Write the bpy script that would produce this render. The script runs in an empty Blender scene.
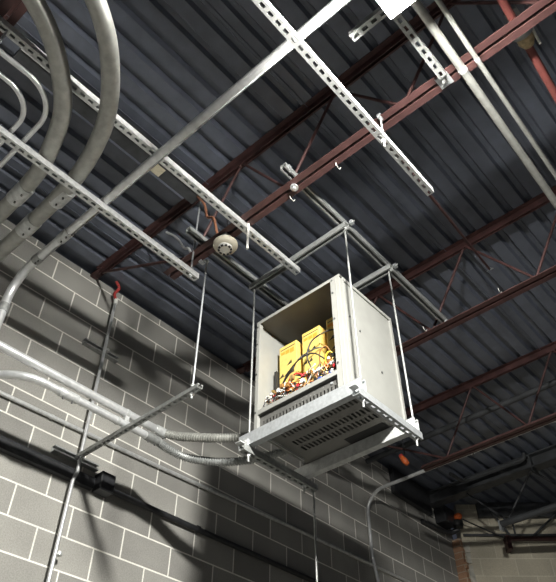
import bpy, math, random
from mathutils import Vector as V, Matrix
random.seed(4)
S = bpy.context.scene
COL = S.collection
UP = 1.6                      # the lens is 1.6 m above the floor; coordinates below are relative to it

# ------------------------------------------------------------------ materials
def mat(name, col, rough=.6, metal=0., var=0., scale=30., bump=0., emit=None, es=0.):
    m = bpy.data.materials.new(name); m.use_nodes = True
    nt = m.node_tree; b = nt.nodes['Principled BSDF']
    b.inputs['Base Color'].default_value = (*col, 1)
    b.inputs['Roughness'].default_value = rough
    b.inputs['Metallic'].default_value = metal
    if emit:
        b.inputs['Emission Color'].default_value = (*emit, 1)
        b.inputs['Emission Strength'].default_value = es
    if var > 0 or bump > 0:
        tc = nt.nodes.new('ShaderNodeNewGeometry')
        n = nt.nodes.new('ShaderNodeTexNoise')
        n.inputs['Scale'].default_value = scale; n.inputs['Detail'].default_value = 5
        nt.links.new(tc.outputs['Position'], n.inputs['Vector'])
        if var > 0:
            r = nt.nodes.new('ShaderNodeValToRGB')
            r.color_ramp.elements[0].position = .3; r.color_ramp.elements[1].position = .7
            r.color_ramp.elements[0].color = (*[c*(1-var) for c in col], 1)
            r.color_ramp.elements[1].color = (*[min(1, c*(1+var)) for c in col], 1)
            nt.links.new(n.outputs['Fac'], r.inputs['Fac'])
            nt.links.new(r.outputs['Color'], b.inputs['Base Color'])
        if bump > 0:
            bp = nt.nodes.new('ShaderNodeBump'); bp.inputs['Strength'].default_value = bump
            bp.inputs['Distance'].default_value = .01
            nt.links.new(n.outputs['Fac'], bp.inputs['Height'])
            nt.links.new(bp.outputs['Normal'], b.inputs['Normal'])
    return m

def block_mat(name, c1, c2, cm, along, row0, joint0, bw=.41, bh=.2, ms=.0062, paint=False):
    """concrete block wall; along = horizontal unit vector of the wall"""
    m = bpy.data.materials.new(name); m.use_nodes = True
    nt = m.node_tree; L = nt.links.new; b = nt.nodes['Principled BSDF']
    g = nt.nodes.new('ShaderNodeNewGeometry')
    dt = nt.nodes.new('ShaderNodeVectorMath'); dt.operation = 'DOT_PRODUCT'
    dt.inputs[1].default_value = along
    L(g.outputs['Position'], dt.inputs[0])
    sx = nt.nodes.new('ShaderNodeSeparateXYZ'); L(g.outputs['Position'], sx.inputs[0])
    a1 = nt.nodes.new('ShaderNodeMath'); a1.operation = 'SUBTRACT'; a1.inputs[1].default_value = joint0
    a2 = nt.nodes.new('ShaderNodeMath'); a2.operation = 'SUBTRACT'; a2.inputs[1].default_value = row0
    L(dt.outputs['Value'], a1.inputs[0]); L(sx.outputs['Z'], a2.inputs[0])
    cb = nt.nodes.new('ShaderNodeCombineXYZ'); L(a1.outputs[0], cb.inputs[0]); L(a2.outputs[0], cb.inputs[1])
    br = nt.nodes.new('ShaderNodeTexBrick')
    br.offset = .5; br.squash = 1
    br.inputs['Scale'].default_value = 1
    br.inputs['Brick Width'].default_value = bw; br.inputs['Row Height'].default_value = bh
    br.inputs['Mortar Size'].default_value = ms; br.inputs['Mortar Smooth'].default_value = .25
    br.inputs['Bias'].default_value = -.1
    br.inputs['Color1'].default_value = (*c1, 1); br.inputs['Color2'].default_value = (*c2, 1)
    br.inputs['Mortar'].default_value = (*cm, 1)
    L(cb.outputs[0], br.inputs['Vector'])
    n1 = nt.nodes.new('ShaderNodeTexNoise'); n1.inputs['Scale'].default_value = 120; n1.inputs['Detail'].default_value = 6
    n2 = nt.nodes.new('ShaderNodeTexNoise'); n2.inputs['Scale'].default_value = 2.6; n2.inputs['Detail'].default_value = 6
    L(g.outputs['Position'], n1.inputs['Vector']); L(g.outputs['Position'], n2.inputs['Vector'])
    def ramp(node, lo, hi):
        r = nt.nodes.new('ShaderNodeMapRange'); r.inputs['From Min'].default_value = .3; r.inputs['From Max'].default_value = .7
        r.inputs['To Min'].default_value = lo; r.inputs['To Max'].default_value = hi
        L(node.outputs['Fac'], r.inputs['Value']); return r
    r1 = ramp(n1, .86, 1.14); r2 = ramp(n2, .86, 1.14)
    mu = nt.nodes.new('ShaderNodeMath'); mu.operation = 'MULTIPLY'; L(r1.outputs[0], mu.inputs[0]); L(r2.outputs[0], mu.inputs[1])
    mx = nt.nodes.new('ShaderNodeVectorMath'); mx.operation = 'SCALE'
    L(br.outputs['Color'], mx.inputs[0]); L(mu.outputs[0], mx.inputs['Scale'])
    L(mx.outputs[0], b.inputs['Base Color'])
    b.inputs['Roughness'].default_value = .95
    b.inputs['Specular IOR Level'].default_value = .15
    h = nt.nodes.new('ShaderNodeMath'); h.operation = 'MULTIPLY_ADD'
    L(br.outputs['Fac'], h.inputs[0]); h.inputs[1].default_value = -.7
    L(n1.outputs['Fac'], h.inputs[2])
    bp = nt.nodes.new('ShaderNodeBump'); bp.inputs['Strength'].default_value = .35; bp.inputs['Distance'].default_value = .004
    L(h.outputs[0], bp.inputs['Height']); L(bp.outputs['Normal'], b.inputs['Normal'])
    return m

M = {
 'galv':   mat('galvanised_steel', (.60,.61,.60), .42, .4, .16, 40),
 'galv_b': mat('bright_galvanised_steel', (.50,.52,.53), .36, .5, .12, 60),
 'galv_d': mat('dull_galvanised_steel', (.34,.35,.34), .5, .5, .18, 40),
 'pipe':   mat('weathered_conduit', (.40,.40,.37), .48, .45, .16, 22),
 'emt':    mat('conduit_steel', (.74,.75,.75), .34, .55, .10, 30),
 'dark':   mat('black_painted_steel', (.034,.035,.038), .42, .2, .25, 20),
 'beam':   mat('dark_grey_steel', (.055,.058,.062), .6, .1, .3, 12),
 'red':    mat('red_primer_steel', (.070,.031,.029), .55, .05, .30, 14),
 'redp':   mat('red_paint', (.42,.05,.045), .45, 0, .2, 30),
 'redpipe':mat('red_sprinkler_pipe', (.20,.06,.052), .45, .05, .15, 20),
 'deck':   mat('dark_painted_deck', (.128,.142,.178), .36, .0, .14, 9),
 'floor':  mat('bare_concrete', (.22,.215,.20), .85, 0, .15, 6),
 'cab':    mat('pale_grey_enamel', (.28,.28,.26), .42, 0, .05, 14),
 'cab_in': mat('shaded_grey_inside', (.12,.115,.105), .6, 0, .12, 9),  # darker cabinet grey: the shade inside is put into the colour
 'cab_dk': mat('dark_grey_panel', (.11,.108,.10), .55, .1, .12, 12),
 'cab_shaded': mat('shaded_enamel_underside', (.20,.195,.18), .5, 0, .08, 12),  # cabinet enamel darkened for the shade on its underside
 'screw':  mat('screw_steel', (.12,.12,.12), .4, .6),
 'yellow': mat('yellow_paint', (.66,.48,.13), .5, 0, .08, 40),
 'brown':  mat('copper_brown', (.30,.15,.045), .5, .1, .2, 40),
 'print':  mat('black_print', (.035,.028,.015), .7),
 'oprint': mat('orange_print', (.75,.30,.03), .7),
 'blackp': mat('black_plastic', (.02,.02,.02), .45),
 'wred':   mat('red_insulation', (.62,.03,.035), .4),
 'wor':    mat('orange_insulation', (.72,.22,.06), .4),
 'wblue':  mat('blue_insulation', (.05,.12,.5), .4),
 'wwhite': mat('white_insulation', (.75,.74,.68), .4),
 'wyel':   mat('yellow_insulation', (.75,.62,.05), .4),
 'wgrn':   mat('green_insulation', (.05,.3,.1), .4),
 'brass':  mat('brass', (.62,.45,.18), .4, .7, .2, 40),
 'bronze': mat('tarnished_bronze', (.52,.40,.23), .5, .1, .3, 60),
 'cream':  mat('cream_plastic', (.62,.57,.46), .55),
 'white':  mat('white_plastic', (.80,.79,.74), .45),
 'label':  mat('paper_label', (.62,.56,.42), .8, 0, .1, 60),
 'house':  mat('white_enamel', (.75,.75,.75), .4),
 'light':  mat('lit_diffuser', (.9,.9,.9), .5, emit=(1.,.985,.93), es=2300.),
 'orange': mat('orange_plastic', (.62,.13,.03), .45, 0, .25, 40),
 'rust':   mat('rusty_cable', (.26,.11,.06), .7, 0, .3, 60),
 'brick':  block_mat('orange_brick', (.42,.25,.16), (.36,.21,.135), (.46,.39,.30), (0.6,.8,0), 0, 0, .2, .075, .005),
 'mort':   mat('loose_mortar', (.50,.48,.42), .95, 0, .25, 18, .6),
}
M['cmu'] = block_mat('grey_concrete_block', (.37,.36,.33), (.265,.258,.24), (.86,.84,.77), (0,1,0), .133, 1.663+.205)
_a = math.radians(41.9); BD = V((math.cos(_a), math.sin(_a), 0)); BN = V((BD.y, -BD.x, 0))   # run and room-side normal of the back wall
M['cmu_b'] = block_mat('tan_concrete_block', (.56,.51,.40), (.47,.43,.34), (.64,.60,.49), tuple(BD), .133, .1)

# ------------------------------------------------------------------ mesh builder
class MB:
    def __init__(s): s.v=[]; s.f=[]; s.sm=[]
    def add(s, vs, fs, smooth=False):
        o=len(s.v); s.v += [V(p) for p in vs]; s.f += [tuple(i+o for i in f) for f in fs]; s.sm += [smooth]*len(fs); return s
    def hexa(s, c):     # 8 corners: bottom loop 0-3, top loop 4-7
        return s.add(c, [(3,2,1,0),(4,5,6,7),(0,1,5,4),(1,2,6,5),(2,3,7,6),(3,0,4,7)])
    def box(s, x0,x1,y0,y1,z0,z1):
        return s.hexa([(x0,y0,z0),(x1,y0,z0),(x1,y1,z0),(x0,y1,z0),(x0,y0,z1),(x1,y0,z1),(x1,y1,z1),(x0,y1,z1)])
    def obox(s, o, a, b, c, ar, br, cr):    # box in a frame
        o=V(o); P=lambda i,j,k: o+a*ar[i]+b*br[j]+c*cr[k]
        return s.hexa([P(0,0,0),P(1,0,0),P(1,1,0),P(0,1,0),P(0,0,1),P(1,0,1),P(1,1,1),P(0,1,1)])
    def tube(s, pts, r, n=14, cap=True, smooth=True):
        pts=[V(p) for p in pts]; N=len(pts)
        rs = r if isinstance(r,(list,tuple)) else [r]*N
        t=[(pts[min(i+1,N-1)]-pts[max(i-1,0)]).normalized() for i in range(N)]
        u=t[0].orthogonal().normalized(); vs=[]; fs=[]
        for i in range(N):
            u=(u-t[i]*u.dot(t[i])).normalized(); w=t[i].cross(u)
            for k in range(n):
                a=2*math.pi*k/n; vs.append(pts[i]+(u*math.cos(a)+w*math.sin(a))*rs[i])
        for i in range(N-1):
            for k in range(n):
                fs.append((i*n+k, i*n+(k+1)%n, (i+1)*n+(k+1)%n, (i+1)*n+k))
        s.add(vs, fs, smooth)
        if cap:
            s.add(vs[:n], [tuple(range(n-1,-1,-1))]); s.add(vs[-n:], [tuple(range(n))])
        return s
    def cyl(s, a, b, r, n=14, smooth=True): return s.tube([a,b], r, n, True, smooth)
    def lathe(s, o, axis, prof, n=28):      # prof: (radius, along axis)
        o=V(o); axis=V(axis).normalized(); u=axis.orthogonal().normalized(); w=axis.cross(u); vs=[]; fs=[]
        for (r,h) in prof:
            for k in range(n):
                a=2*math.pi*k/n; vs.append(o+axis*h+(u*math.cos(a)+w*math.sin(a))*max(r,1e-4))
        for i in range(len(prof)-1):
            for k in range(n): fs.append((i*n+k, i*n+(k+1)%n, (i+1)*n+(k+1)%n, (i+1)*n+k))
        return s.add(vs, fs, True)
    def build(s, name, m, parent=None, bevel=0.):
        if parent is None:
            xs=[p.x for p in s.v]; ys=[p.y for p in s.v]; zs=[p.z for p in s.v]
            org=V(((min(xs)+max(xs))/2,(min(ys)+max(ys))/2,min(zs)))
        else:
            org=V(parent['_o'])
        me=bpy.data.meshes.new(name); me.from_pydata([tuple(p-org) for p in s.v],[],s.f); me.update()
        for p,k in zip(me.polygons,s.sm): p.use_smooth=k
        import bmesh
        bm=bmesh.new(); bm.from_mesh(me); bmesh.ops.recalc_face_normals(bm, faces=bm.faces); bm.to_mesh(me); bm.free()
        me.materials.append(M[m])
        o=bpy.data.objects.new(name, me); COL.objects.link(o)
        o['_o']=tuple(org)
        if parent is None: o.location=org+V((0,0,UP))
        else: o.parent=parent
        if bevel:
            md=o.modifiers.new('bevel','BEVEL'); md.width=bevel; md.segments=2; md.limit_method='ANGLE'
        return o

def tag(o, label, cat, group=None):
    o['label']=label; o['category']=cat
    if group: o['group']=group
    return o
def thing(name, loc, label, cat, group=None):
    o=bpy.data.objects.new(name, None); COL.objects.link(o); o.empty_display_size=.05
    o.location=V(loc)+V((0,0,UP)); o['_o']=tuple(V(loc)); return tag(o,label,cat,group)
def struct(o): o['kind']='structure'; return o

def fillet(pts, r, n=10):
    pts=[V(p) for p in pts]; out=[pts[0]]
    for i in range(1,len(pts)-1):
        rr = r[i-1] if isinstance(r,(list,tuple)) else r
        a=(pts[i-1]-pts[i]).normalized(); b=(pts[i+1]-pts[i]).normalized()
        ang=a.angle(b); d=rr/math.tan(ang/2)
        p0=pts[i]+a*d; p1=pts[i]+b*d; c=pts[i]+(a+b).normalized()*(rr/math.sin(ang/2))
        v0=p0-c; v1=p1-c; tot=v0.angle(v1); ax=v0.cross(v1).normalized()
        for k in range(n+1): out.append(c+Matrix.Rotation(tot*k/n,3,ax)@v0)
    out.append(pts[-1]); return out
def smooth_path(pts, n=12):
    pts=[V(p) for p in pts]; P=[pts[0]*2-pts[1]]+pts+[pts[-1]*2-pts[-2]]; out=[]
    for i in range(1,len(P)-2):
        for k in range(n):
            t=k/n; a,b,c,d=P[i-1],P[i],P[i+1],P[i+2]
            out.append(.5*((2*b)+(c-a)*t+(2*a-5*b+4*c-d)*t*t+(3*b-a-3*c+d)*t**3))
    out.append(pts[-1]); return out

def strut_mb(p0, p1, back, w=.041, h=.041, slots=True, off=.02, t=.003):
    """U-shaped slotted channel; back = direction the slotted face looks"""
    mb=MB(); p0=V(p0); p1=V(p1); d=(p1-p0); L=d.length; d.normalize()
    b=V(back); b=(b-d*b.dot(d)).normalized(); s=d.cross(b).normalized()
    B=lambda dr,sr,br: mb.obox(p0,d,s,b,dr,sr,br)       # p0 on the channel's centre line
    h2=h/2; w2=w/2
    if slots:
        B((0,L),(-w2,-.0075),(h2-t,h2)); B((0,L),(.0075,w2),(h2-t,h2))
        x=0; q=off
        while q < L:
            if q-x>.002: B((x,min(q,L)),(-.0075,.0075),(h2-t,h2))
            x=q+.028; q+=.0508
        if x<L: B((x,L),(-.0075,.0075),(h2-t,h2))
    else: B((0,L),(-w2,w2),(h2-t,h2))
    for sg in (-1,1):
        a,c=sorted((sg*w2, sg*(w2-t))); B((0,L),(a,c),(-h2,h2-t))
        a,c=sorted((sg*(w2-t), sg*(w2-.010))); B((0,L),(a,c),(-h2,-h2+t))
        a,c=sorted((sg*(w2-.010), sg*(w2-.010+t))); B((0,L),(a,c),(-h2+t,-h2+.008))
    return mb
def strut(name, p0, p1, back, label, m='galv', cat='metal channel', group=None, **k):
    return tag(strut_mb(p0,p1,back,**k).build(name, m), label, cat, group)
def nut_mb(p, r=.011, h=.009, washer=True):
    mb=MB(); p=V(p); mb.cyl(p-V((0,0,h/2)),p+V((0,0,h/2)),r,6,False)
    if washer: mb.cyl(p+V((0,0,h/2)),p+V((0,0,h/2+.002)),r*1.35,16)
    return mb
def rod(p0, p1, label, nuts=(), r=.006, m='galv_b', group=None, name='threaded_rod'):
    t=thing(name, p0, label, 'hanger rod', group)
    MB().cyl(p0,p1,r,10).build('shaft', m, t)
    for z in nuts: nut_mb((p0[0],p0[1],z)).build('hex_nut', 'galv', t)
    return t
def coupling(a, b, r, parent, m='galv', name='coupling', screws=True):
    a=V(a); b=V(b); d=(b-a).normalized()
    mb=MB(); mb.tube([a,a+d*.004,b-d*.004,b],[r*.98,r,r,r*.98],22)
    o=mb.build(name, m, parent)
    if screws:
        u=V((0,0,-1)); u=(u-d*u.dot(d)).normalized()
        sc=MB()
        for f in (.25,.75): sc.cyl(a.lerp(b,f)+u*r*.9, a.lerp(b,f)+u*(r+.009), .006, 8)
        sc.build('set_screw', 'screw', o)
    return o
def two_hole_strap(c, d, r, parent, n=V((0,0,1))):
    c=V(c); d=V(d).normalized(); mb=MB()
    mb.tube([c-d*.009,c+d*.009], r*1.13, 20); return mb.build('strap','galv',parent)

# ------------------------------------------------------------------ setting
ZD=3.80                              # underside of deck ribs
struct(MB().box(-3.9,5.0,-3.0,12.5,-1.70,-1.60).build('floor','floor'))
struct(MB().box(-3.8,-3.6,-3.0,7.16,-1.60,ZD).build('wall_left','cmu'))
C0=V((-3.49,7.17,0))
mb=MB(); mb.obox(C0,BD,BN,V((0,0,1)),(0,10.5),(-.2,0),(-1.6,ZD)); struct(mb.build('wall_back','cmu_b'))
mb=MB(); mb.box(-3.60,-3.495,7.12,7.20,-1.6,3.36)
for k in range(58):                  # ragged toothed edge of the pier
    z=-1.58+k*.085; mb.box(-3.50,-3.50+random.uniform(.004,.03),7.125,7.18,z,z+.066)
struct(mb.build('trim_1','brick'))
mb=MB()
for k in range(40):
    z=-1.6+k*.123; w=random.uniform(.025,.05)
    mb.obox(C0+BD*.02,BD,BN,V((0,0,1)),(-.01,w),(0,random.uniform(.012,.03)),(z,z+random.uniform(.09,.123)))
struct(mb.build('trim_2','mort'))
# corrugated roof deck, ribs along the left wall
DPH=((-.62-.122)-(-3.62))%.1524
mb=MB(); pitch=.1524; x0=-3.62; prof=[]; N=58; PH=DPH
for k in range(N):
    x=x0+PH+k*pitch
    prof += [(x,ZD),(x+.086,ZD),(x+.102,ZD+.038),(x+.1364,ZD+.038)]
vs=[]; fs=[]
for (x,z) in prof: vs += [(x,-3.0,z),(x,12.6,z)]
for i in range(len(prof)-1): fs.append((2*i,2*i+1,2*i+3,2*i+2))
mb.add(vs,fs)
mb.box(x0-.2,x0+PH+N*pitch,-3.0,12.6,ZD+.045,ZD+.12)
# side laps of the deck sheets
for k in range(2,N,6):
    x=x0+PH+k*pitch+.02; mb.box(x,x+.004,-3.0,12.6,ZD-.008,ZD+.002)
struct(mb.build('ceiling','deck'))

# ------------------------------------------------------------------ steel joists
def angle_chord(y0, z, x0, x1, top, leg=.038, gap=.019, t=.005):
    mb=MB()
    for s in (-1,1):
        a,b=sorted((y0+s*gap/2, y0+s*(gap/2+leg))); c,d=sorted((y0+s*gap/2, y0+s*(gap/2+t)))
        if top: mb.box(x0,x1,a,b,z+.06-t,z+.06); mb.box(x0,x1,c,d,z,z+.06-t)
        else:   mb.box(x0,x1,a,b,z,z+t); mb.box(x0,x1,c,d,z+t,z+leg)
    return mb
def joist(y, zb, xs, xe, xb0, ph, label, m='red', xw=-3.5):
    t=thing('steel_joist',(-3.6,y,3.735),label,'steel joist','steel roof joists')
    angle_chord(y,3.738,xw,xe,True).build('top_chord',m,t)
    angle_chord(y,zb,xb0,xe-.3,False).build('bottom_chord',m,t)
    MB().cyl((-3.46,y,3.75),(ph,y,zb+.02),.011,10).build('end_web',m,t)
    x=ph; 
    while x<xe-.5:
        for dx0,dx1 in ((0,.405),(.81,.405)):
            MB().cyl((x+dx0,y,zb+.022),(x+dx1,y,3.765),.0095,10).build('web_bar',m,t)
        x+=.81
    MB().box(-3.6,-3.45,y-.03,y+.03,3.775,3.80).build('bearing_seat',m,t)
    return t
joist(.125,3.09,0,4.6,-2.55,-2.33,'red steel roof joist in the top left corner, nearest the camera')
joist(1.775,3.09,0,4.6,-2.56,-2.33,'red steel roof joist with the smoke detector under it')
joist(3.45,3.115,0,4.6,-2.60,-2.40,'dark red roof joist right behind the hanging grey cabinet')
joist(5.07,3.115,0,4.6,-2.72,-2.46,'dark red roof joist third away, above the bent grey conduit')
# far girder line
t=thing('steel_beam',(-3.6,6.74,3.64),'dark grey steel beam across the far dark ceiling near the back wall','steel beam')
mb=MB(); mb.box(-3.6,4.6,6.66,6.80,3.645,3.66); mb.box(-3.6,4.6,6.66,6.80,3.785,3.80); mb.box(-3.6,4.6,6.722,6.738,3.66,3.785)
mb.build('beam_section','beam',t)
mb=MB()
for x in (-2.26,-.9,.9): mb.box(x-.006,x+.006,6.65,6.81,3.60,3.80)
mb.build('stiffener_plate','beam',t)
t=thing('open_web_truss',(-2.78,6.72,3.16),'dark truss chord with thin webs hanging under the far grey beam','truss')
MB().tube([(-2.78,6.72,3.175),(4.3,6.72,3.175)],.036,14).build('bottom_chord','beam',t)
for a,b in (((-2.70,3.19),(-3.1,3.64)),((-2.70,3.19),(-2.30,3.64)),((-1.9,3.19),(-2.30,3.64)),((-1.9,3.19),(-1.5,3.64)),((-1.1,3.19),(-1.5,3.64))):
    MB().cyl((a[0],6.72,a[1]),(b[0],6.72,b[1]),.011,8).build('web_bar','beam',t)
MB().box(-2.80,-2.775,6.69,6.75,3.10,3.21).build('end_plate','galv_b',t)
# left ledger reaches up over the deck shadow; back strip is painted shade
tag(MB().box(-3.6,-3.545,5.9,6.66,3.50,3.80).build('ledger_shade','dark'),'black steel ledger along the far top edge of the left wall','steel ledger')
mb=MB(); mb.obox(C0,BD,BN,V((0,0,1)),(.25,9.5),(0,.06),(3.62,3.80)); tag(mb.build('ledger_shade','beam'),'dark strip standing in for shade along the top of the tan back wall','steel ledger')  # dark strip in place of the fading shade at the wall top
# small frame in front of the back wall
def bw(a,n,z): return C0+BD*a+BN*n+V((0,0,z))
t=thing('wall_truss',bw(.45,.06,3.3),'brown steel truss fixed along the upper part of the back wall','truss')
mb=MB(); mb.obox(bw(.50,.02,0),BD,BN,V((0,0,1)),(0,8),(.05,.10),(3.31,3.345)); mb.build('bottom_chord','red',t)
mb=MB(); mb.obox(bw(.50,.02,0),BD,BN,V((0,0,1)),(-.01,.04),(-.02,.10),(3.20,3.36)); mb.build('end_bracket','red',t)
for a,b in ((.62,.62),(.58,.40),(.78,1.2),(1.55,1.2),(1.6,2.0),(2.35,2.0)):
    MB().cyl(bw(a,.09,3.33),bw(b,.09,3.66),.012,8).build('web_bar','beam',t)
tag(MB().tube([bw(.02,.03,3.40),bw(8,.03,3.40)],.016,10).build('conduit','beam'),'dark thin pipe running level across the tan back wall','pipe')
tag(MB().cyl((-3.36,7.03,3.52),bw(.52,.05,3.34),.008,8).build('tension_cable','dark'),'dark rod slanting from the far corner down to the back wall truss','rod')
t=thing('fire_stop_fitting',(-3.40,7.06,3.50),'orange and black fitting glowing at the far top wall corner','fitting')
mb=MB(); mb.lathe((-3.42,7.04,3.575),(1,-.2,.1),[(.001,-.05),(.035,-.05),(.042,-.02),(.038,.03),(.018,.05),(.001,.052)],18); mb.build('cap','orange',t)
mb=MB(); mb.lathe((-3.44,7.04,3.49),(.3,-.3,.9),[(.001,-.06),(.055,-.05),(.07,0),(.05,.05),(.001,.055)],18); mb.build('body','blackp',t)
tag(MB().tube(smooth_path([(-3.58,6.45,3.36),(-3.57,6.8,3.38),(-3.54,7.0,3.40),(-3.44,7.06,3.44)]),.03,12).build('wall_pipe','dark'),'short black pipe bending into the far wall corner','pipe')
t=thing('junction_box',(-3.56,6.98,3.50),'dark box mounted at the top of the far wall corner','junction box')
MB().box(-3.6,-3.46,6.80,7.04,3.46,3.66).build('box_body','dark',t,.006)
MB().box(-3.458,-3.452,6.81,7.03,3.47,3.65).build('cover','dark',t)
t=thing('alarm_horn',(-2.86,5.0,3.25),'small orange red fitting hanging in the dark left of the far joist','fitting')
mb=MB(); mb.lathe((-2.86,5.0,3.235),(-.5,-.3,1),[(.001,-.05),(.022,-.048),(.03,.0),(.022,.05),(.001,.052)],16); mb.build('cap','orange',t)
mb=MB(); mb.lathe((-2.88,4.99,3.283),(-.5,-.3,1),[(.001,-.015),(.022,-.015),(.022,.02),(.001,.02)],12); mb.build('neck','redp',t)
MB().cyl((-2.85,5.0,3.29),(-2.85,5.0,3.80),.006,8).build('stem','dark',t)
tag(MB().tube([(-3.55,5.40,3.66),(4.3,5.40,3.66)],.03,14).build('ceiling_pipe','beam'),'dark grey pipe under the deck just past the far joist','pipe')
# conduit run on the far beam
tag(MB().tube(fillet([(-3.05,6.3,3.70),(-3.05,6.58,3.72),(-2.28,6.58,3.72),(-2.28,6.58,3.78)],.03),.022,12).build('conduit','beam'),'grey conduit with an elbow strapped beside the far ceiling beam','conduit')
tag(MB().tube(smooth_path([(-1.75,6.1,3.74),(-1.5,6.25,3.66),(-1.25,6.35,3.64),(-.6,6.4,3.64)]),.014,10).build('flexible_cable','galv_b'),'bright loose cable under the far deck at the right frame edge','cable')

# ------------------------------------------------------------------ bridging, sprinkler pipe
t=thing('bridging_bar',(-.9,1.9,2.95),'thin red bridging bar running on from the end of the long slotted channel','bridging bar')
MB().cyl((-.858,1.80,2.96),(-1.051,3.43,3.40),.0085,10).build('bar','red',t)
MB().tube([(-1.04,3.40,3.36),(-1.02,3.42,3.38),(-1.05,3.44,3.42),(-1.07,3.42,3.38)],.003,6).build('wire_tie','galv_b',t)
t=thing('sprinkler_pipe',(-.07,1.9,3.2),'red sprinkler pipe at the top right with a bronze grooved coupling','pipe')
MB().tube([(-.03,.3,3.2),(-.06,1.666,3.2),(-.092,2.4,3.2),(-.14,3.9,3.2)],.021,16).build('pipe_run','redpipe',t)
pc=V((-.066,1.90,3.2)); pd=V((-.03,1,0)).normalized()
mb=MB(); mb.tube([pc-pd*.055,pc-pd*.05,pc-pd*.02,pc-pd*.02,pc+pd*.03,pc+pd*.06],[.030,.050,.050,.038,.042,.028],22); cl=mb.build('coupling_body','bronze',t)
mb=MB(); mb.tube([pc-pd*.06,pc-pd*.055,pc-pd*.02,pc-pd*.015],[.05,.058,.058,.05],22); mb.cyl(pc+V((-.075,-.045,-.01)),pc+V((-.03,-.04,-.01)),.012,10); mb.cyl(pc+V((.03,-.04,.01)),pc+V((.07,-.045,.03)),.012,10)
mb.build('clamp_ring','galv_b',t)
mb=MB(); mb.cyl(pc+V((.045,.06,-.05)),pc+V((.05,-.005,.03)),.007,8); mb.build('lever','white',t)
mb=MB(); mb.cyl(pc+V((0,0,.03)),pc+V((.0,-.01,.30)),.008,8); mb.box(pc.x-.03,pc.x+.04,pc.y-.05,pc.y+.0,pc.z+.20,pc.z+.23); mb.build('hanger','galv_d',t)

# ------------------------------------------------------------------ long slotted channels and their hangers
DN=V((0,0,-1)); UPV=V((0,0,1))
Zs=2.904; Zs2=3.068
strut('strut_channel',(-.821,.02,2.858),(-.836,2.155,2.858),DN,'long slotted channel at top centre crossing under the red joist')
strut('strut_channel',(-1.87,-.30,Zs2),(-1.885,2.29,Zs2),DN,'slotted channel ending above the cabinet, passing behind the fat bent conduits')
strut('strut_channel',(-2.262,-.3,Zs),(-2.285,1.79,Zs),DN,'lowest left slotted channel carrying the fat bent conduits')
G='threaded rods holding the slotted channels'
rod((-.833,1.715,2.79),(-.833,1.735,3.10),'short rod bolting the top centre channel to the red joist',(2.832,2.885),.005,'galv',group=G)
rod((-1.86,1.80,2.865),(-1.86,1.80,3.12),'white stub rod poking down below the channel beside the smoke detector',(),.0075,'white',group=G)
rod((-2.28,1.735,2.86),(-2.28,1.735,3.74),'rod from the upper joist chord down to the end of the lowest left channel',(2.875,2.93,3.70),group=G)
rod((-1.868,.16,2.90),(-1.868,.16,3.12),'short rod through the channel in the top left corner',(),.006,group=G)
def clamp(p, label, yaw=0, s=1.):
    t=thing('beam_clamp',p,label,'beam clamp','beam clamps on the joists')
    p=V(p); c,sn=math.cos(yaw),math.sin(yaw); a=V((c,sn,0)); b=V((-sn,c,0))
    mb=MB(); B=lambda ar,br,cr: mb.obox(p,a,b,UPV,[q*s for q in ar],[q*s for q in br],[q*s for q in cr])
    B((-.02,.02),(-.035,.03),(.03,.038)); B((-.02,.02),(-.035,.03),(-.012,-.004)); B((-.02,.02),(-.035,-.027),(-.004,.03))
    mb.build('jaw','galv_b',t)
    MB().cyl(p+b*.01*s+V((0,0,-.03*s)),p+b*.01*s+V((0,0,.03*s)),.006*s,8).build('bolt','galv',t)
    return t
clamp((-.835,1.735,3.085),'beam clamp where the top centre channel meets the red joist',0,.5)
clamp((-2.30,1.83,3.085),'small clamp on the joist left of the smoke detector',0,.6)

# cabinet's upper frame
Zc=3.158
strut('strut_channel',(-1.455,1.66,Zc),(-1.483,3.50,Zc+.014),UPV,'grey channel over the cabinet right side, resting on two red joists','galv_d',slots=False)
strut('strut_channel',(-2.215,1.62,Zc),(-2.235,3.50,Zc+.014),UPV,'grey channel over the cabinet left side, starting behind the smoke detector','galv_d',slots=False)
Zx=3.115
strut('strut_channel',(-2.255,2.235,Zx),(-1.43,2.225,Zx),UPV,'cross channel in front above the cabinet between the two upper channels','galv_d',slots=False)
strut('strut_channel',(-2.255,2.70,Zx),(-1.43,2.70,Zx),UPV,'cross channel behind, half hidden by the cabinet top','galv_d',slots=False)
for x,y,lb in ((-1.43,2.27,'small bright fitting on the right upper channel, nearer one'),(-1.44,2.76,'small bright fitting on the right upper channel, farther one')):
    t=thing('channel_nut',(x,y,Zc),lb,'fitting','fittings on the right upper channel')
    MB().box(x-.004,x+.018,y-.012,y+.012,Zc+.004,Zc+.032).build('plate','galv_b',t)
    MB().cyl((x+.018,y,Zc+.022),(x+.028,y,Zc+.022),.006,6,False).build('bolt_head','galv',t)
clamp((-1.44,1.70,3.15),'beam clamp at the near end of the right upper channel above the joist',.3,.6)
clamp((-1.46,3.44,3.135),'beam clamp where the right upper channel meets the dark joist behind',0,.5)
t=thing('square_washer',(-.47,1.775,3.083),'square plate washer bolted under the red joist near the lamp','washer')
MB().box(-.505,-.435,1.742,1.812,3.082,3.0895).build('plate','galv_b',t); MB().cyl((-.47,1.775,3.07),(-.47,1.775,3.082),.013,6,False).build('bolt_head','galv',t)
t=thing('square_washer',(-1.47,1.775,3.083),'round plate washer bolted under the red joist above the cabinet','washer')
MB().cyl((-1.47,1.775,3.078),(-1.47,1.775,3.0895),.024,16).build('plate','galv_b',t); MB().cyl((-1.47,1.775,3.066),(-1.47,1.775,3.078),.011,6,False).build('bolt_head','galv',t)
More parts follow.
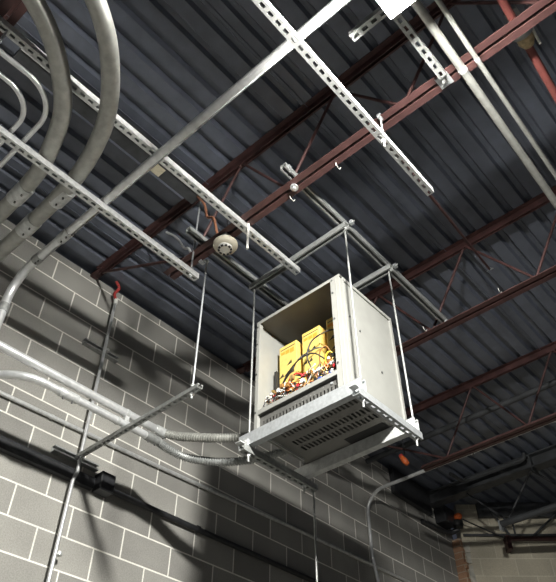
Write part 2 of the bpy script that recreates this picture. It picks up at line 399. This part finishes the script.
for (x,y,z,lb) in ((-1.53,1.825,3.075,'thin pale wire tie round the red joist left of the upper channel'),(-1.19,1.825,3.075,'thin pale wire tie round the red joist right of the upper channel'),
                 (-1.02,3.40,3.135,'thin pale wire tie on the dark joist at the right'),(-1.62,3.40,3.135,'thin pale wire tie on the dark joist beside the cabinet')):
    tag(MB().tube([(x,y-.02,z+.02),(x+.002,y-.022,z+.0),(x,y-.01,z-.004),(x-.002,y+.015,z-.004),(x+.004,y+.022,z+.012)],.0022,6).build('wire_tie','white'),lb,'wire tie','wire ties on the joists')

# ------------------------------------------------------------------ fat bent conduits etc.
zp=2.976
def bent(name, yrun, xb, R, r, label, m, z, cps=(), ystart=-.9, xend=-3.55, lean=.10, down=True, path=None):
    t=thing(name,(-2.4,yrun,z-r),label,'conduit')
    pts=[(xb+lean,ystart,z),(xb,yrun,z),(xend,yrun+.01,z)]
    if down: pts.append((xend,yrun+.01,z-4.4))
    P=smooth_path([(x,y,z) for x,y in path],8) if path else fillet(pts,[R,.30] if down else [R],16)
    MB().tube(P,r,22).build('tube',m,t)
    for a,b in cps: coupling((a,yrun+.004,z),(b,yrun+.006,z),r*1.10,t)
    return t
bent('bent_conduit',.712,0,0,.0455,'fat bent steel conduit at the far left of the pair','pipe',zp,((-2.52,-2.66),),path=((-3.59,.725),(-2.813,.72),(-2.431,.705),(-2.204,.655),(-1.99,.575),(-1.836,.46),(-1.697,.310),(-1.60,.13),(-1.55,-.06),(-1.52,-.3),(-1.51,-.9)))
bent('bent_conduit',.878,0,0,.0455,'fat bent steel conduit at the right of the pair','pipe',zp,((-2.37,-2.50),(-2.70,-2.83)),path=((-3.59,.886),(-2.694,.882),(-2.42,.872),(-2.25,.858),(-2.035,.812),(-1.835,.737),(-1.655,.62),(-1.495,.47),(-1.385,.30),(-1.315,.10),(-1.28,-.15),(-1.26,-.9)))
bent('small_conduit',.530,-1.915,.20,.0135,'small bent conduit at the left edge, outer and longer one of two','emt',2.945,lean=-.01,xend=-3.2,down=True)
bent('small_conduit',.455,-2.018,.17,.0135,'small bent conduit at the left edge, inner one of two','emt',2.945,lean=-.01,xend=-3.2,down=True)
# long straight conduit with an elbow down at the left
t=thing('long_conduit',(-2,1.06,2.92),'long straight conduit crossing from the top centre down to a left elbow','conduit')
MB().tube(fillet([(2.8,1.075,2.955),(-2.7,1.062,2.953),(-3.175,1.06,2.953),(-3.175,1.06,-1.58)],[.01,.20],14),.0275,20).build('tube','emt',t)
coupling((-2.60,1.062,2.953),(-2.70,1.062,2.953),.0315,t,'galv')
coupling((-2.895,1.061,2.953),(-2.955,1.06,2.953),.0315,t,'galv_d')
coupling((-3.175,1.06,2.66),(-3.175,1.06,2.72),.0315,t,'galv_d')
# two right pipes
t=thing('long_conduit',(-.37,1.8,3.04),'thicker of two straight pipes at the top right','conduit','straight pipes top right')
MB().tube([(-.335,.2,3.06),(-.369,1.808,3.06),(-.435,5.0,3.06)],.021,18).build('tube','pipe',t); two_hole_strap((-.368,1.775,3.06),(0,1,0),.021,t)
t=thing('long_conduit',(-.28,1.8,3.04),'thinner of two straight pipes at the top right','conduit','straight pipes top right')
MB().tube([(-.244,.2,3.06),(-.288,1.815,3.06),(-.353,5.0,3.06)],.0125,16).build('tube','pipe',t); two_hole_strap((-.287,1.775,3.06),(0,1,0),.0125,t)

# ------------------------------------------------------------------ lamp on its own channels
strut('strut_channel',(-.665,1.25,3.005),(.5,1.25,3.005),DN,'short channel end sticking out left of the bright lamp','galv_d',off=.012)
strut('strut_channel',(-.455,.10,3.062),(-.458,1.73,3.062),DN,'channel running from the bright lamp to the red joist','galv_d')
t=thing('ceiling_light',(-.323,1.093,2.80),'bright white square lamp at the top of the picture','ceiling light')
lc=V((-.283,1.069,2.775)); LX=.175; zr=2.858
mb=MB(); mb.box(lc.x-LX,lc.x+LX,lc.y-LX,lc.y+LX,zr,zr+.025); mb.box(lc.x-.07,lc.x+.07,lc.y-.07,lc.y+.07,zr+.025,2.98); mb.build('housing','house',t,.003)
mb=MB(); q=.078; p=.094
mb.hexa([(lc.x-q,lc.y-q,2.775),(lc.x+q,lc.y-q,2.775),(lc.x+q,lc.y+q,2.775),(lc.x-q,lc.y+q,2.775),(lc.x-p,lc.y-p,zr),(lc.x+p,lc.y-p,zr),(lc.x+p,lc.y+p,zr),(lc.x-p,lc.y+p,zr)])
mb.build('diffuser','light',t,.006)
MB().cyl(lc+V((0,.03,.21)),(lc.x,lc.y+.03,3.80),.008,8).build('stem','galv_d',t)

# ------------------------------------------------------------------ smoke detector
sd=V((-2.055,1.80,3.035))
t=thing('smoke_detector',sd,'round cream smoke detector under the red joist','smoke detector')
MB().box(sd.x-.05,sd.x+.05,sd.y-.05,sd.y+.05,sd.z+.012,sd.z+.055).build('mounting_box','galv',t,.003)
MB().lathe(sd,UPV,[(.001,.014),(.077,.014),(.077,.004),(.068,-.012),(.046,-.018),(.001,-.018)],36).build('base','cream',t)
MB().lathe(sd,UPV,[(.046,-.016),(.046,-.028),(.038,-.036),(.001,-.036)],32).build('dome','white',t)
mb=MB()
for k in range(10):
    a=2*math.pi*k/10; d=V((math.cos(a),math.sin(a),0)); e=V((-d.y,d.x,0))
    mb.obox(sd+d*.036+V((0,0,-.0345)),d,e,UPV,(-.004,.008),(-.008,.008),(-.004,.004))
mb.build('vent_slot','blackp',t)
# dark trunking with paper tag, and cables by the joist
t=thing('cable_trunking',(-2.3,1.35,3.62),'dark trunking under the deck behind the slotted channel','trunking')
MB().box(-2.35,-2.25,.3,1.72,3.62,3.69).build('body','beam',t); MB().box(-2.252,-2.246,.3,1.72,3.612,3.69).build('edge_lip','galv',t)
MB().box(-2.345,-2.27,1.30,1.41,3.616,3.6195).build('label_tag','label',t)
for k,(p,m,lb) in enumerate(((((-2.27,1.70,3.62),(-2.21,1.72,3.5),(-2.24,1.78,3.45),(-2.16,1.77,3.36),(-2.13,1.79,3.2),(-2.08,1.79,3.09)),'rust','rusty cable looping from the trunking down to the smoke detector'),
              (((-2.2,1.66,3.64),(-2.15,1.70,3.5),(-2.08,1.74,3.42),(-2.03,1.78,3.3),(-2.02,1.78,3.10)),'dark','black cable dropping behind the slotted channel to the smoke detector'),
              (((-2.72,1.80,3.68),(-2.66,1.83,3.62),(-2.58,1.83,3.5),(-2.50,1.82,3.36),(-2.42,1.80,3.28),(-2.36,1.79,3.14)),'galv','pale flexible cable sagging below the upper joist chord'))):
    tag(MB().tube(smooth_path(p),.009,8).build('flexible_cable',m),lb,'cable','cables around the red joist')

# ------------------------------------------------------------------ rod and bracket carrying the two conduits
br0=V((-3.55,1.99,2.235)); br1=V((-2.23,1.862,2.095))
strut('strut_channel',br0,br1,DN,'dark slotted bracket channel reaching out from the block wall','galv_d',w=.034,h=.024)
rod((-2.30,1.868,2.05),(-2.30,1.868,3.14),'long rod from the joist down to the wall bracket end',(2.07,2.13,3.12),group=G)
def small_wall_strut(y0,y1,z,label):
    return tag(strut_mb((-3.578,y0,z),(-3.578,y1,z),V((-1,0,0)),slots=False).build('wall_strut','galv_d'),label,'metal channel','short channels bolted to the block wall')
small_wall_strut(1.83,2.14,3.14,'short channel on the block wall halfway up the thin vertical conduit')
small_wall_strut(1.82,2.17,2.235,'short channel on the block wall just above the black box')
t=thing('wall_conduit',(-3.54,2.0,-1.58),'thin vertical conduit on the block wall with a red tip','conduit')
MB().tube([(-3.538,1.985,-1.59),(-3.538,1.987,2.06),(-3.538,2.005,2.13),(-3.538,2.0,2.28),(-3.535,1.985,3.64)],.0125,14).build('tube','emt',t)
MB().tube(smooth_path([(-3.535,1.985,3.64),(-3.54,1.965,3.70),(-3.52,1.98,3.76),(-3.50,1.93,3.79)]),.012,12).build('painted_tip','redp',t)
for z in (3.14,2.235,1.60): 
    MB().tube([(-3.54,2.0+.014,z-.01),(-3.54,2.0+.014,z+.01)],.019,12).build('strap','galv',t)
coupling((-3.535,1.988,3.60),(-3.535,1.986,3.645),.0155,t,'white','connector',False)
# two bright conduits into flexible tails
zc=2.30
t=thing('wall_side_conduit',(-2.997,1,zc-.03),'upper of the two bright level conduits ahead of the block wall','conduit')
MB().tube([(-2.997,-.9,zc),(-2.997,2.20,zc)],.0255,20).build('tube','emt',t)
coupling((-2.997,2.17,zc),(-2.997,2.26,zc),.031,t,'galv','connector')
two_hole_strap((-2.997,1.94,zc),(0,1,0),.0255,t)
MB().box(-3.012,-2.982,1.925,1.955,2.186,2.278).build('standoff','galv',t)
zl=2.218
t=thing('wall_side_conduit',(-3.0,1.2,zl-.03),'lower bright conduit that bends towards the block wall at the left','conduit')
MB().tube(fillet([(-3.58,1.117,zl),(-3.0,1.117,zl),(-2.988,2.16,zl)],.26,14),.0235,20).build('tube','emt',t)
coupling((-2.997,1.47,zl),(-2.995,1.59,zl),.0285,t,'galv')
coupling((-2.99,2.10,zl),(-2.988,2.20,zl),.0285,t,'galv_d','connector')
two_hole_strap((-2.991,1.88,zl),(0,1,0),.0235,t)
def flex(pts, r, label, m):
    P=smooth_path(pts,60); L=[0]
    for a,b in zip(P,P[1:]): L.append(L[-1]+(b-a).length)
    Q=[];Rr=[]; s=0; i=0; k=0; step=.004
    while s<L[-1]:
        while L[i+1]<s: i+=1
        f=(s-L[i])/max(1e-9,L[i+1]-L[i]); Q.append(P[i].lerp(P[i+1],f)); Rr.append(r*(1.08,1.08,.80,.80)[k%4]); s+=step*(1.5,.6,1.5,.6)[k%4]; k+=1
    return tag(MB().tube(Q,Rr,16,True,False).build('flexible_conduit',m),label,'flexible conduit','ribbed flexible conduits feeding the cabinet')
flex([(-2.997,2.24,2.30),(-2.93,2.30,2.28),(-2.85,2.34,2.258),(-2.70,2.42,2.226),(-2.554,2.519,2.22),(-2.35,2.62,2.235),(-2.19,2.66,2.25)],.027,'upper ribbed flexible conduit entering the cabinet left side','pipe')
flex([(-2.988,2.19,2.218),(-3.0,2.27,2.215),(-2.965,2.41,2.19),(-2.81,2.534,2.15),(-2.63,2.66,2.15),(-2.445,2.79,2.20),(-2.30,2.86,2.25),(-2.12,2.83,2.29),(-2.05,2.78,2.30)],.0255,'lower sagging ribbed flexible conduit under the other','galv_d')

# ------------------------------------------------------------------ things on the block wall
t=thing('cable_wireway',(-3.55,1,2.05),'black wireway along the block wall left of the black box','wireway')
MB().box(-3.6,-3.558,-2.0,2.16,2.078,2.145).build('trough','dark',t); MB().box(-3.6,-3.554,-2.0,2.16,2.145,2.152).build('lid','dark',t)
t=thing('junction_box',(-3.55,2.2,2.05),'black box on the block wall where the wireway ends','junction box')
MB().box(-3.6,-3.51,2.175,2.285,2.072,2.20).build('box_body','dark',t,.004); MB().box(-3.51,-3.506,2.18,2.28,2.08,2.192).build('cover','dark',t)
t=thing('black_conduit',(-3.57,4.5,2.12),'black conduit along the block wall right of the black box','conduit')
MB().tube([(-3.572,2.29,2.125),(-3.572,7.1,2.135)],.021,14).build('tube','dark',t)
for y in (3.1,4.6,6.1): MB().tube([(-3.572,y-.012,2.128),(-3.572,y+.012,2.128)],.026,14).build('strap','dark',t)
t=thing('wall_run_conduit',(-3.58,4,2.45),'thin grey conduit running level along the block wall','conduit')
MB().tube([(-3.578,-.9,2.40),(-3.578,1.372,2.43),(-3.578,2.45,2.455),(-3.578,4.15,2.51),(-3.578,7.1,2.58)],.0145,14).build('tube','galv',t)
for y,z in ((.6,2.42),(1.75,2.438),(3.2,2.479),(5.0,2.53)): MB().tube([(-3.578,y-.01,z),(-3.578,y+.01,z)],.0185,12).build('strap','galv',t)
t=thing('bent_wall_conduit',(-3.57,5.345,-1.58),'grey conduit rising on the wall then bending out under the far joist','conduit')
MB().tube(fillet([(-3.575,5.42,-1.59),(-3.575,5.42,2.40),(-3.565,5.345,2.62),(-3.565,5.345,3.27),(4.0,5.345,3.27)],[.15,.15,.22],10),.0175,14).build('tube','emt',t)
coupling((-2.30,5.345,3.27),(-2.36,5.345,3.27),.021,t,'galv')

# ------------------------------------------------------------------ lower frame of the cabinet
CX0,CX1,CY0,CY1,CZ0,CZ1=-2.20,-1.54,2.25,2.785,1.972,2.785
Zb=1.931
strut('strut_channel',(-2.285,2.243,Zb),(-1.447,2.243,Zb),DN,'bright solid channel under the front edge of the cabinet','galv_b',slots=False,h=.076)
strut('strut_channel',(-2.285,2.71,Zb-.003),(-1.445,2.71,Zb-.003),DN,'channel under the rear edge of the cabinet','galv',slots=False,h=.072)
Zl=1.8715
strut('strut_channel',(-1.462,2.19,Zl),(-1.462,2.745,Zl),DN,'slotted channel below the cabinet right side','galv_b')
strut('strut_channel',(-2.228,2.19,Zl),(-2.228,2.81,Zl),DN,'slotted channel below the cabinet left side','galv_d')
G2='rods hanging the cabinet frame'
for x,y,lb in ((-1.462,2.245,'hanger rod passing the cabinet near right edge'),(-1.462,2.71,'hanger rod passing the cabinet far right edge'),
               (-2.228,2.245,'hanger rod left of the cabinet front'),(-2.228,2.71,'hanger rod hidden behind the cabinet left side')):
    r=rod((x,y,1.805),(x,y,3.20),lb,(1.842,3.12),.0060,'galv_d',group=G2)
for x,lb in ((-1.462,'square washer plate at the right front corner of the lower frame'),(-2.228,'square washer plate at the left front corner of the lower frame')):
    t=thing('corner_bracket',(x,2.22,1.96),lb,'bracket','brackets on the lower frame')
    mb=MB(); mb.box(x-.020,x+.020,2.160,2.20,1.886,1.891); mb.box(x-.018,x+.018,2.216,2.2215,1.891,1.93); mb.build('plate','galv',t)
    MB().cyl((x,2.207,1.915),(x,2.217,1.915),.008,6,False).build('bolt_head','galv',t)
tag(MB().tube([(-2.232,2.80,1.93),(-2.232,2.80,1.2),(-2.235,2.80,-1.595)],.006,10).build('drop_cable','galv_d'),'thin grey cable dropping from the rear left frame corner to the floor','cable')

# ------------------------------------------------------------------ cabinet
cab=thing('equipment_cabinet',((CX0+CX1)/2,(CY0+CY1)/2,CZ0),'open fronted pale grey steel cabinet hanging from the ceiling','cabinet')
T=.003
def plate_with_slots(mb, x0,x1,y0,y1,z0,z1, rows, sw, sp, nx):   # rows: (y0,y1,xs,xe)
    y=y0
    for (a,b,xs,xe) in rows:
        mb.box(x0,x1,y,a,z0,z1); q=xs; mb.box(x0,xs,a,b,z0,z1)
        while q<xe-1e-6:
            mb.box(q+sw,min(q+sp,xe),a,b,z0,z1); q+=sp
        mb.box(xe,x1,a,b,z0,z1); y=b
    mb.box(x0,x1,y,y1,z0,z1)
mb=MB(); mb.box(CX0,CX1,CY0,CY1,CZ1-T,CZ1); mb.box(CX0,CX1,CY0,CY0+.004,CZ1-.024,CZ1-T); mb.box(CX0,CX1,CY1-.004,CY1,CZ1-.024,CZ1-T); mb.build('top_panel','cab',cab,.0015)
MB().box(CX0+.004,CX1-.004,CY0+.006,CY1-.006,CZ1-.010,CZ1-.004).build('shade_lining','cab_in',cab)  # dark sheet carrying the shade under the cabinet top
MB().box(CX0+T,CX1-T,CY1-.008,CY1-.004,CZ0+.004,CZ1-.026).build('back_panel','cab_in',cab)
MB().box(CX0,CX0+T,CY0,CY1,CZ0,CZ1-T).build('side_panel','cab',cab)
sp=MB().box(CX1-.012,CX1-.009,CY0+.03,CY1-.004,CZ0,CZ1-T).build('side_panel','cab',cab)
mb=MB(); mb.box(CX1-.009,CX1,CY0+.034,CY1,CZ1-.026,CZ1-T); mb.box(CX1-.009,CX1,CY1-.022,CY1,CZ0,CZ1-.026); mb.box(CX1-.009,CX1-.002,CY0+.034,CY0+.048,CZ0,CZ1-.026); mb.box(CX1-.009,CX1,CY0+.048,CY1-.022,CZ0,CZ0+.012)
mb.build('side_border','cab',sp,.001)
mb=MB()
for y,z in ((2.42,2.45),(2.60,2.26),(2.33,2.50)): mb.cyl((CX1-.010,y,z),(CX1-.004,y,z),.006,10)
mb.build('side_screw','screw',sp)
# front frame: wide right post, narrow left post
mb=MB(); mb.box(CX1-.068,CX1-.003,CY0,CY0+.004,CZ0,CZ1-.024); mb.box(CX1-.068,CX1-.064,CY0+.004,CY0+.05,CZ0,CZ1-.024); mb.box(CX1-.006,CX1-.003,CY0+.004,CY0+.026,CZ0,CZ1-.024)
mb.box(CX1-.030,CX1-.026,CY0-.003,CY0,CZ0,CZ1-.024)
rp=mb.build('front_post','cab',cab,.001)
mb=MB(); mb.box(CX0,CX0+.026,CY0,CY0+.004,CZ0,CZ1-.024); mb.box(CX0+.023,CX0+.026,CY0+.004,CY0+.03,CZ0,CZ1-.024); lp=mb.build('front_post','cab',cab,.001)
for par,x,zs in ((rp,CX1-.055,(2.76,2.66,2.46,2.15)),(lp,CX0+.010,(2.74,2.60,2.37,2.10))):
    for z in zs: MB().cyl((x,CY0-.004,z),(x,CY0+.002,z),.006,10).build('screw','screw',par)
# lip, shelf, louvre front, underside
SH=2.085
mb=MB(); mb.box(CX0+.026,CX1-.068,CY0,CY0+.004,SH-.004,SH+.026); mb.box(CX0+.026,CX1-.068,CY0+.004,CY0+.03,SH+.022,SH+.026); mb.build('front_rail','cab',cab,.001)
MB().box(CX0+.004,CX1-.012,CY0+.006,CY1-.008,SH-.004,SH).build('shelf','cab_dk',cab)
mb=MB()
xs0,xs1=CX0+.05,CX1-.09; z0,z1=CZ0+.002,SH-.004; yf=CY0+.022
mb.box(CX0+.026,CX1-.068,yf,yf+.003,z0,z0+.02); mb.box(CX0+.026,CX1-.068,yf,yf+.003,z0+.065,z1)
q=xs0; mb.box(CX0+.026,xs0,yf,yf+.003,z0+.02,z0+.065)
while q<xs1: mb.box(q+.010,q+.024,yf,yf+.003,z0+.02,z0+.065); q+=.024
mb.box(q,CX1-.068,yf,yf+.003,z0+.02,z0+.065)
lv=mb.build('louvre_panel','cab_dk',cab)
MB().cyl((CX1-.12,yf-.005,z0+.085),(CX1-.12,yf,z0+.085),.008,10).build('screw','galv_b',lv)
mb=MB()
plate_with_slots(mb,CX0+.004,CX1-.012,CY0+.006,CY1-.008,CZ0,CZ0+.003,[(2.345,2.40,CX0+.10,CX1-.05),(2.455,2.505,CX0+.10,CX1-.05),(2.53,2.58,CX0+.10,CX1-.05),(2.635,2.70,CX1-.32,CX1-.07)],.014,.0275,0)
bp=mb.build('bottom_panel','cab_shaded',cab)
# black sheet over the last row: the dark of an open slot, painted
MB().box(CX1-.325,CX1-.065,2.63,2.705,CZ0-.0015,CZ0-.0003).build('slot_darkness','blackp',bp)
MB().box(CX0+.03,CX0+.034,2.31,2.64,CZ0-.012,CZ0).build('stiffener','galv',bp)

# ------------------------------------------------------------------ contents: three yellow transformers
def transformer(x0,x1,y0,y1,z0,z1,label,bare=False):
    t=thing('transformer',((x0+x1)/2,(y0+y1)/2,z0),label,'transformer','yellow transformers in the cabinet')
    MB().box(x0,x1,y0,y1,z0,z1).build('case','yellow',t,.004)
    MB().box(x0+.006,x1-.006,y0+.006,y1-.006,z1,z1+.004).build('lid','yellow',t,.001)
    w=x1-x0; h=z1-z0; mb=MB(); yy=y0-.0008
    mb.box(x0+.012,x1-.012,yy,y0+.002,z1-.030,z1-.024)
    for i in range(3 if w>.1 else 1):
        for j in range(4):
            cx=x0+w*(.2+.3*i)+(.014 if j%2 else -.01); cz=z0+h*(.30+.135*j)-.0
            if random.random()<.15 or cx+.016>x1: continue
            MB().hexa([(cx-.021,yy-.0006,cz),(cx+.019,yy-.0006,cz+.004),(cx+.019,yy+.001,cz+.004),(cx-.021,yy+.001,cz),(cx+.011,yy-.0006,cz+.027),(cx+.015,yy-.0006,cz+.027),(cx+.015,yy+.001,cz+.027),(cx+.011,yy+.001,cz+.027)]).build('warning_mark','print',t)
    mb.build('print_line','print',t)
    for i in range(3):
        cx=x0+w*(.22+.26*i)
        if cx+.018<x1: MB().box(cx-.016,cx+.016,yy,y0+.002,z1-.066-.006*i,z1-.045).build('orange_mark','oprint',t)
    return t
transformer(-2.152,-2.012,2.41,2.62,SH,2.642,'yellow transformer with black print, leftmost in the cabinet')
transformer(-1.966,-1.828,2.41,2.62,SH,2.655,'yellow transformer with black print, middle of three in the cabinet')
transformer(-1.775,-1.66,2.41,2.62,SH,2.660,'yellow transformer, rightmost, half shaded by the cabinet post')
# terminal blocks in front of them
cols=['blackp','wor','blackp','blackp','wor','wwhite','blackp','wred']
for k in range(9):
    x=-2.13+k*.056; h=.10+.03*(k%3==1)
    t=thing('terminal_block',(x,2.365,SH),('black','orange','pale')[k%3]+' terminal block, '+('first','second','third','fourth','fifth','sixth','seventh','eighth','ninth')[k]+' from the left in the cabinet','terminal block','terminal blocks along the cabinet front')
    MB().box(x-.02,x+.02,2.34,2.385,SH,SH+h).build('body',('blackp','wor','wwhite')[k%3],t,.003)
    mb=MB()
    for j in (-1,1): mb.cyl((x+j*.009,2.336,SH+h-.025),(x+j*.009,2.342,SH+h-.025),.006,8); mb.cyl((x+j*.009,2.362,SH+h),(x+j*.009,2.362,SH+h+.004),.006,8)
    mb.build('terminal_screw','brass',t)
# coloured caps and wires
capc=[('wred','red'),('wor','orange'),('wyel','yellow'),('wblue','blue'),('wwhite','white'),('wor','orange'),('wred','red')]
k=0
for (x,z,c,s) in ((-1.925,2.185,'wred',1.9),(-2.10,2.16,'wor',1.2),(-2.03,2.20,'wor',1.1),(-1.97,2.215,'wor',1.1),(-1.86,2.235,'wor',1.3),(-1.80,2.235,'wor',1.3),(-1.735,2.255,'wor',1.3),(-1.66,2.25,'wred',1.2),
                  (-1.70,2.165,'wblue',1.5),(-1.77,2.165,'wyel',1.3),(-1.74,2.19,'wwhite',1.2),(-2.0,2.165,'wwhite',1.2),(-1.84,2.175,'wwhite',1.2),(-2.06,2.175,'wgrn',1.0),(-1.675,2.175,'wred',1.1)):
    nm={'wred':'red','wor':'orange','wblue':'blue','wyel':'yellow','wwhite':'white','wgrn':'green'}[c]
    places=['beside the middle transformer','low at the left end','under the left transformer','between the left and middle transformers','below the middle transformer','left of the right transformer','at the right transformer foot','by the right post','beside the right post low down','in front of the right transformer','over the yellow cap','near the red cap','right of the red cap','among the left wires','at the right end of the rail']
    t=thing('wire_connector',(x,2.335,z-.02*s),f'{nm} wire connector {places[k]} in the cabinet','wire connector','wire connectors in the cabinet'); k+=1
    MB().lathe((x,2.335,z-.016*s),(.15,-.5,.85),[(.001,-.002),(.011*s,0),(.012*s,.012*s),(.006*s,.03*s),(.001,.031*s)],12).build('cap',c,t)
    MB().tube(smooth_path([(x,2.335,z-.014*s),(x+.01,2.345,z-.04),(x-.01,2.35,SH+.02),(x-.02,2.37,SH+.004)],6),.0035,7).build('wire',c,t)
wires=[([(-2.14,2.36,2.24),(-2.05,2.33,2.285),(-1.96,2.31,2.33),(-1.93,2.34,2.41),(-1.85,2.38,2.46),(-1.80,2.42,2.47)],'blackp','black wire arching over the left and middle transformers'),
       ([(-2.12,2.38,2.30),(-2.0,2.32,2.33),(-1.90,2.30,2.36),(-1.81,2.32,2.37),(-1.74,2.36,2.30)],'blackp','black wire sagging across the transformers'),
       ([(-1.86,2.36,2.31),(-1.875,2.34,2.40),(-1.83,2.34,2.49),(-1.74,2.37,2.53),(-1.69,2.41,2.54)],'blackp','black wire looping up the right transformer'),
       ([(-1.80,2.36,2.30),(-1.77,2.33,2.37),(-1.73,2.34,2.39),(-1.70,2.36,2.30)],'brown','brown wire arch before the right transformer'),
       ([(-2.13,2.33,2.13),(-2.07,2.29,2.17),(-2.0,2.29,2.15),(-1.93,2.30,2.14),(-1.88,2.29,2.17)],'wwhite','white wire lying along the front rail'),
       ([(-2.10,2.34,2.15),(-2.02,2.30,2.19),(-1.95,2.31,2.20),(-1.9,2.33,2.23)],'wor','orange wire among the left terminals'),
       ([(-1.88,2.32,2.16),(-1.80,2.29,2.20),(-1.73,2.30,2.22),(-1.66,2.33,2.26)],'wwhite','white wire among the right terminals'),
       ([(-1.83,2.33,2.13),(-1.76,2.29,2.15),(-1.70,2.30,2.14),(-1.64,2.33,2.17)],'wblue','blue wire near the right post'),
       ([(-2.03,2.34,2.16),(-1.98,2.30,2.25),(-1.92,2.30,2.27),(-1.87,2.34,2.24)],'wred','red wire hooped over the middle terminals'),
       ([(-2.15,2.34,2.28),(-2.11,2.31,2.24),(-2.08,2.31,2.21),(-2.05,2.33,2.16)],'brown','brown wire at the left terminals'),
       ([(-1.99,2.33,2.14),(-1.93,2.285,2.16),(-1.87,2.285,2.15),(-1.80,2.30,2.14)],'blackp','black wire bundle lying behind the rail middle'),
       ([(-1.74,2.33,2.23),(-1.71,2.30,2.28),(-1.68,2.30,2.30),(-1.65,2.34,2.27)],'wyel','yellow wire at the right terminals')]
for p,m,lb in wires:
    tag(MB().tube(smooth_path(p,8),.0045,8).build('loose_wire',m),lb+' in the cabinet','wire','loose wires in the cabinet')
tg=MB(); idx=[]; rnd=random.Random(11)
for i in range(150):
    x=rnd.uniform(-2.14,-1.64); z=rnd.uniform(SH+.03,2.235+.03*(x+2.1)/.4); y=rnd.uniform(2.285,2.335); n0=len(tg.f)
    if i%3==0:
        w=rnd.uniform(.005,.011); tg.box(x-w,x+w,y-w,y+w,z-w*1.3,z+w*1.3)
    else:
        q=[(x+rnd.uniform(-.035,.035),y+rnd.uniform(-.02,.02),z+rnd.uniform(-.035,.03)) for _ in range(4)]
        tg.tube(smooth_path(q,4),rnd.uniform(.0022,.0042),6)
    idx += [rnd.choice((0,0,0,1,1,2,2,3,4,5,6))]*(len(tg.f)-n0)
tg=tg.build('wire_tangle','blackp')
for mm in ('wwhite','brown','wor','wred','brass','cab_dk'): tg.data.materials.append(M[mm])
for p_,i_ in zip(tg.data.polygons,idx): p_.material_index=i_
tag(tg,'dense tangle of small coloured wires and lugs along the cabinet front rail','wiring'); tg['kind']='stuff'
# tall black strip and the pale bent bracket at the left inside
tag(MB().box(-2.175,-2.158,2.39,2.42,SH,2.46).build('terminal_strip','blackp'),'tall black strip standing at the left inside the cabinet','terminal strip')
t=thing('pipe_bushing',(-2.16,2.32,2.13),'pale conduit bushing and elbow inside the cabinet left side','conduit bushing')
MB().tube(smooth_path([(-2.187,2.36,2.19),(-2.165,2.345,2.20),(-2.145,2.325,2.17),(-2.14,2.315,2.118)]),.014,14).build('elbow','white',t)
MB().tube([(-2.187,2.36,2.19),(-2.172,2.352,2.192)],.021,14).build('locknut','galv_b',t)
MB().box(-2.16,-2.10,2.285,2.30,2.112,2.125).build('tongue','blackp',t)

# ------------------------------------------------------------------ camera, light, world
cam=bpy.data.cameras.new('camera'); co=bpy.data.objects.new('camera',cam); COL.objects.link(co)
yaw,pit,rol=[math.radians(a) for a in (-41.935,44.309,.146)]
cy,sy,cp,sp_=math.cos(yaw),math.sin(yaw),math.cos(pit),math.sin(pit)
f=V((cp*sy,cp*cy,sp_)); r=V((cy,-sy,0)); u=r.cross(f)
c,s=math.cos(rol),math.sin(rol); r2=r*c+u*s; u2=u*c-r*s
co.matrix_world=Matrix(((r2.x,u2.x,-f.x,0),(r2.y,u2.y,-f.y,0),(r2.z,u2.z,-f.z,UP),(0,0,0,1)))
cam.sensor_fit='HORIZONTAL'; cam.sensor_width=36; cam.lens=36*658.2/556; cam.clip_start=.02
S.camera=co
w=bpy.data.worlds.new('world'); S.world=w; w.use_nodes=True
w.node_tree.nodes['Background'].inputs[0].default_value=(.62,.68,.85,1)
w.node_tree.nodes['Background'].inputs[1].default_value=.05
for o in bpy.data.objects:
    if '_o' in o: del o['_o']
S.view_settings.view_transform='Standard'; S.view_settings.look='None'; S.view_settings.gamma=1
S.view_settings.use_curve_mapping=False
S.view_settings.exposure=0.0
